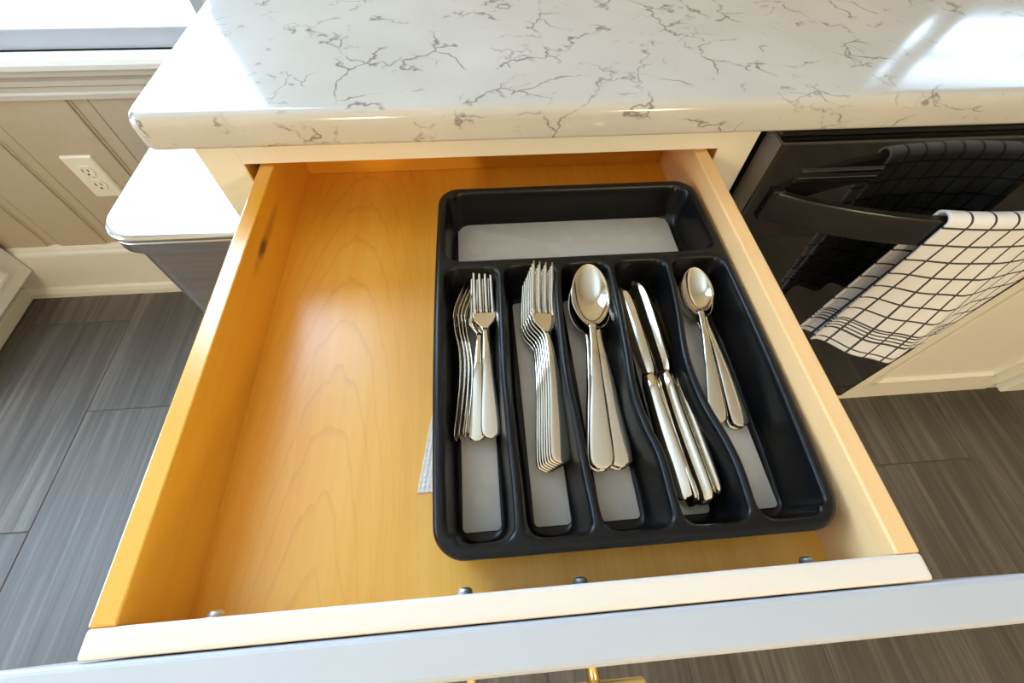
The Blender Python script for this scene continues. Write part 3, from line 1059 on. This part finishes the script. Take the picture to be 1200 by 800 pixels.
# knives
for k, (E, T, roll, lab) in enumerate([
        ((0.1325, -0.3340, 0.7990), (0.1265, -0.1440, 0.8050), -26, 'leftmost table knife in the fourth slot, blade face up'),
        ((0.1372, -0.3380, 0.7960), (0.1330, -0.1440, 0.7990), -76, 'table knife in the fourth slot, low beside the leftmost one'),
        ((0.1432, -0.3385, 0.8020), (0.1385, -0.1420, 0.8110), -46, 'middle table knife in the fourth slot, on top of the others'),
        ((0.1482, -0.3370, 0.7970), (0.1440, -0.1420, 0.8020), -80, 'second table knife from the right in the fourth slot'),
        ((0.1540, -0.3345, 0.8000), (0.1490, -0.1420, 0.8080), -80, 'rightmost table knife in the fourth slot, standing on its edge')]):
    cutlery('table_knife', 'table_knife', E, T, roll, lab, 'knife', 'table knives in the fourth slot')
# tea spoons
for k, (E, T, lab) in enumerate([
        ((0.1950, -0.2825, 0.7890), (0.1915, -0.1370, 0.8010), 'lowest teaspoon of three, hidden under the other right-hand handle'),
        ((0.1965, -0.2822, 0.7945), (0.1930, -0.1360, 0.8085), 'middle teaspoon with its handle splayed to the right'),
        ((0.1775, -0.2785, 0.7965), (0.1950, -0.1350, 0.8160), 'topmost teaspoon with its bowl in view, handle against the divider')]):
    cutlery('tea_spoon', 'teaspoon', E, T, 0, lab, 'spoon', 'teaspoons in the right slot')

# ------------------------------------------------------------------ dishwasher
DXL, DXR, DY = 0.2970, 0.8138, -0.0305
dw = empty('dishwasher', (0.56, 0.3, 0))
tag(dw, 'black gloss dishwasher under the counter beside the drawer', 'dishwasher')
box('tub', DXL + 0.004, DXR - 0.002, 0.004, 0.56, 0.10, 0.872, 'rubber', dw)
box('door', DXL, DXR, DY, 0.002, 0.215, 0.8690, 'appliance', dw, 0.0025, 3)
box('door_edge', DXL - 0.0006, DXL + 0.0004, DY + 0.003, 0.001, 0.22, 0.8665, 'appliance_grey', dw)
box('door_seal', DXL, DXR, DY + 0.010, 0.002, 0.8690, 0.8740, 'appliance_satin', dw, 0.001, 1)
box('lower_panel', DXL, DXR, -0.012, 0.004, 0.105, 0.212, 'appliance_satin', dw, 0.002)
box('toe_panel', DXL, 0.89, 0.05, 0.06, 0.0, 0.10, 'rubber', dw)
# vent slot
vent = box('vent_frame', 0.3310, 0.4240, DY - 0.0012, DY + 0.002, 0.8230, 0.8395, 'appliance_satin', dw, 0.001, 1)
box('vent_slat', 0.3335, 0.4215, DY - 0.0024, DY, 0.8250, 0.8295, 'appliance', vent, 0.0008, 1)
box('vent_slat', 0.3335, 0.4215, DY - 0.0024, DY, 0.8335, 0.8380, 'appliance', vent, 0.0008, 1)
# bowed flat handle
HX0, HX1 = 0.318, 0.800
HC, HH = (HX0 + HX1) / 2, (HX1 - HX0) / 2


def bar_y(x):
    t = (x - HC) / HH
    return DY - 0.0605 * (1 - abs(t) ** 2.0) ** 0.9 if abs(t) < 1 else DY


lp_ = []
for i in range(41):
    x = HX0 + (HX1 - HX0) * i / 40
    yy = bar_y(x)
    lp_.append([(x, yy - 0.004, 0.7790), (x, yy - 0.005, 0.7810), (x, yy - 0.005, 0.8120), (x, yy - 0.004, 0.8140), (x, yy + 0.004, 0.8140), (x, yy + 0.005, 0.8120), (x, yy + 0.005, 0.7810), (x, yy + 0.004, 0.7790)])
hd = put('handle', auto_smooth(loft('handle', lp_), 40), 'appliance_satin', dw)
hd['label'] = 'bowed black door handle'
for a, b in ((HX0 - 0.004, HX0 + 0.010), (HX1 - 0.010, HX1 + 0.004)):
    box('handle_mount', a, b, DY - 0.006, DY + 0.001, 0.777, 0.816, 'appliance_satin', hd, 0.0015)

# ------------------------------------------------------------------ checked towel over the handle
TX0, TX1 = 0.4735, 0.6740
NU = 60
front_len, back_len = 0.232, 0.235
path = []     # (kind, distance from hem)
NB, NA, NFR = 40, 10, 44
rows_t = [('b', back_len * i / NB) for i in range(NB + 1)] + [('a', i / NA) for i in range(1, NA)] + [('f', front_len * (1 - i / NFR)) for i in range(NFR + 1)]
arc = 0.024
tvv, tuv = [], []
zb_top = 0.8195


def sm(t):
    t = max(0, min(1, t))
    return t * t * (3 - 2 * t)


for kd, v in rows_t:
    for i in range(NU + 1):
        s = i / NU
        x = TX0 + (TX1 - TX0) * s
        by = bar_y(x)
        if kd == 'a':
            ang = math.pi * v
            yy = by + 0.0085 * math.cos(ang)
            zz = zb_top - 0.006 + 0.0075 * math.sin(ang)
            hemd = back_len + arc * v if v < 0.5 else front_len + arc * (1 - v)
        elif kd == 'f':
            dn = sm((front_len - v) / front_len) * 0.75 + 0.25 * (front_len - v) / front_len
            # bottom plan: left (0.478,-0.081) - ridge (0.566,-0.133) - right (0.650,-0.100)
            if s < 0.52:
                q = s / 0.52
                qx, qy = 0.4795 + 0.0875 * q, -0.0850 - 0.0480 * sm(q) ** 0.8
            else:
                q = (s - 0.52) / 0.48
                qx, qy = 0.567 + 0.083 * q, -0.1330 + 0.033 * q
            qy += 0.0035 * math.sin(s * 19) * (1 - s * 0.5)
            x = x * (1 - dn) + qx * dn
            yy = (by - 0.0085) * (1 - dn) + qy * dn
            zz = zb_top - 0.006 - (front_len - v) * (1.0 - 0.02 * math.sin(3 * s))
            hemd = v
        else:
            dn = (back_len - v) / back_len
            x = x - 0.006 * dn
            yy = by + 0.0085 + dn * (0.006 + 0.007 * math.sin(s * 21 + 0.6))
            yy = min(yy, DY - 0.004)
            zz = zb_top - 0.006 - (back_len - v)
            hemd = v
        tvv.append((x, yy, zz))
        tuv.append((s * (TX1 - TX0) + 0.0135, hemd))
tff = []
nr = len(rows_t)
for j in range(nr - 1):
    for i in range(NU):
        a = j * (NU + 1) + i
        tff.append((a, a + 1, a + NU + 2, a + NU + 1))
tme = bpy.data.meshes.new('towel')
tme.from_pydata(tvv, [], tff)
uvl = tme.uv_layers.new(name='cloth')
for lp in tme.loops:
    uvl.data[lp.index].uv = tuv[lp.vertex_index]
tme.polygons.foreach_set('use_smooth', [True] * len(tme.polygons))
tw = put('kitchen_towel', tme, 'towel')
sol = tw.modifiers.new('thickness', 'SOLIDIFY')
sol.thickness = 0.0022
sol.offset = 0
tag(tw, 'white kitchen towel with black check hanging over the dishwasher handle', 'towel')

# ------------------------------------------------------------------ base cabinet right of the dishwasher
rc = empty('base_cabinet', (1.1, 0.3, 0))
tag(rc, 'ivory base cabinet with a recessed panel right of the dishwasher', 'cabinet')
box('body', 0.8160, 1.3000, 0.002, 0.58, 0.115, FZ1, 'paint', rc)
box('toe_kick', 0.90, 1.3000, 0.07, 0.085, 0.0, 0.115, 'paint', rc)
# framed door: stiles, rails, bevelled moulding and panel
X0_, X1_, Z0_, Z1_ = 0.8160, 1.3000, 0.150, 0.880
box('stile', X0_, 0.905, -0.0005, 0.004, Z0_, Z1_, 'paint', rc, 0.001, 1)
box('stile', 1.222, X1_, -0.0005, 0.004, Z0_, Z1_, 'paint', rc, 0.001, 1)
box('rail', 0.905, 1.222, -0.0005, 0.004, Z0_, 0.207, 'paint', rc, 0.001, 1)
box('rail', 0.905, 1.222, -0.0005, 0.004, 0.80, Z1_, 'paint', rc, 0.001, 1)
put('moulding', profile_strip('moulding', [(-0.0005, 0.207), (-0.006, 0.209), (-0.006, 0.217), (-0.002, 0.221), (0.003, 0.223), (0.003, 0.207)], 0.905, 1.222), 'paint', rc)
for a, b in ((0.905, 0.917), (1.210, 1.222)):
    box('moulding', a, b, -0.006, 0.003, 0.207, 0.80, 'paint', rc, 0.003)
rc2 = empty('base_cabinet', (1.7, 0.3, 0))
tag(rc2, 'ivory end cabinet standing slightly proud at the right edge', 'cabinet')
box('body', 1.3020, 2.40, 0.004, 0.58, 0.115, FZ1, 'paint', rc2)
box('toe_kick', 1.3020, 2.40, 0.07, 0.085, 0.0, 0.115, 'paint', rc2)
box('door', 1.3050, 1.80, -0.018, 0.003, 0.135, 0.88, 'paint', rc2, 0.003)
box('door', 1.8040, 2.38, -0.018, 0.003, 0.135, 0.88, 'paint', rc2, 0.003)

# ------------------------------------------------------------------ cabinet on the left
lc = empty('low_cabinet', (-1.68, 0.39, 0))
tag(lc, 'pale grey-white cabinet at the left wall by the baseboard', 'cabinet')
box('body', -1.985, -1.392, 0.200, 0.585, 0.105, 0.87, 'paint', lc)
box('toe_kick', -1.985, -1.455, 0.200, 0.585, 0.0, 0.105, 'paint', lc)
for a, b in ((0.203, 0.583),):
    dd = box('door', -1.392, -1.348, a, b, 0.116, 0.85, 'paint', lc, 0.003)
    box('moulding', -1.3485, -1.343, a + 0.055, b - 0.055, 0.157, 0.169, 'paint', dd, 0.0025)
    box('moulding', -1.3485, -1.343, a + 0.055, b - 0.055, 0.783, 0.795, 'paint', dd, 0.0025)
    box('moulding', -1.3485, -1.343, a + 0.055, a + 0.067, 0.169, 0.783, 'paint', dd, 0.0025)
    box('moulding', -1.3485, -1.343, b - 0.067, b - 0.055, 0.169, 0.783, 'paint', dd, 0.0025)
box('base_moulding', -1.455, -1.438, 0.200, 0.583, 0.0, 0.042, 'trim', lc, 0.006)
box('cabinet_top', -1.985, -1.362, 0.190, 0.585, 0.87, 0.90, 'quartz', lc, 0.003)

# ------------------------------------------------------------------ steel bin beside the cabinet
bn = empty('waste_bin', (-0.435, 0.31, 0))
tag(bn, 'stainless steel waste bin standing left of the base cabinet', 'bin')


def ring(x0, x1, y0, y1, r, z, bow=0.0):
    out = []
    for x, y in rrect(x0, x1, y0, y1, r, 10):
        t = (x - (x0 + x1) / 2) / ((x1 - x0) / 2)
        out.append((x, y - bow * (1 - t * t) * (1 if y < (y0 + y1) / 2 else -1), z))
    return out


bx0, bx1, by0, by1 = -0.5735, -0.292, 0.1230, 0.5350
put('body', auto_smooth(loft('body', [ring(bx0 + i, bx1 - i, by0 + i, by1 - i, 0.045, z, 0.010) for i, z in ((0.016, 0.004), (0.012, 0.008), (0.012, 0.618))]), 40), 'bin', bn)
put('base_ring', auto_smooth(loft('base_ring', [ring(bx0 + i, bx1 - i, by0 + i, by1 - i, 0.045, z, 0.010) for i, z in ((0.010, 0.0), (0.007, 0.004), (0.007, 0.030), (0.010, 0.034))]), 40), 'black_plastic', bn)
put('collar', auto_smooth(loft('collar', [ring(bx0 + i, bx1 - i, by0 + i, by1 - i, 0.047, z, 0.012) for i, z in ((0.012, 0.612), (0.004, 0.615), (0.002, 0.618), (0.002, 0.636), (0.004, 0.638))]), 40), 'bin', bn)
put('lid', auto_smooth(loft('lid', [ring(bx0 + i, bx1 - i, by0 + i, by1 - i, 0.048, z, 0.012) for i, z in ((0.004, 0.639), (0.001, 0.640), (0.0, 0.6425), (0.0, 0.645), (0.0012, 0.6478), (0.004, 0.6495), (0.009, 0.6500))]), 40), 'bin_lid', bn)

# ------------------------------------------------------------------ wall outlet
ot = empty('wall_outlet', (-0.949, WY1 - 0.006, 0.415))
tag(ot, 'ivory double power outlet on the panelled wall', 'outlet')
wy = WY1 - 0.006
lp = []
for ins, dy in ((0, 0), (0.0005, -0.003), (0.004, -0.006)):
    lp.append([(x, wy + dy, z) for x, z in rrect(-0.9855 + ins, -0.9125 - ins, 0.3565 + ins, 0.4735 - ins, 0.004)])
put('cover_plate', auto_smooth(loft('cover_plate', lp), 30), 'plate', ot)
for zc in (0.4350, 0.3955):
    cir = []
    for i in range(28):
        a = 2 * math.pi * i / 28
        cir.append((-0.949 + 0.0170 * math.cos(a), max(-0.0135, min(0.0135, 0.0170 * math.sin(a)))))
    rc_ = put('receptacle', auto_smooth(loft('receptacle', [[(x, wy + dy, zc + z) for x, z in cir] for dy in (-0.0055, -0.0085)]), 30), 'plate', ot)
    for dx, hh in ((-0.0064, 0.0042), (0.0064, 0.0034)):
        box('slot', -0.949 + dx - 0.0013, -0.949 + dx + 0.0013, wy - 0.0088, wy - 0.0080, zc + 0.002 - hh, zc + 0.002 + hh, 'slot', rc_)
    put('ground_hole', loft('ground_hole', [[(-0.949 + 0.0026 * math.cos(a), wy + dy, zc - 0.0085 + 0.0026 * math.sin(a)) for a in [2 * math.pi * i / 12 for i in range(12)]] for dy in (-0.0080, -0.0088)]), 'slot', rc_)
put('screw', loft('screw', [[(-0.949 + r * math.cos(a), wy + dy, 0.41525 + r * math.sin(a)) for a in [2 * math.pi * i / 12 for i in range(12)]] for dy, r in ((-0.0055, 0.0032), (-0.0068, 0.0030), (-0.0074, 0.0018))]), 'plate', ot)
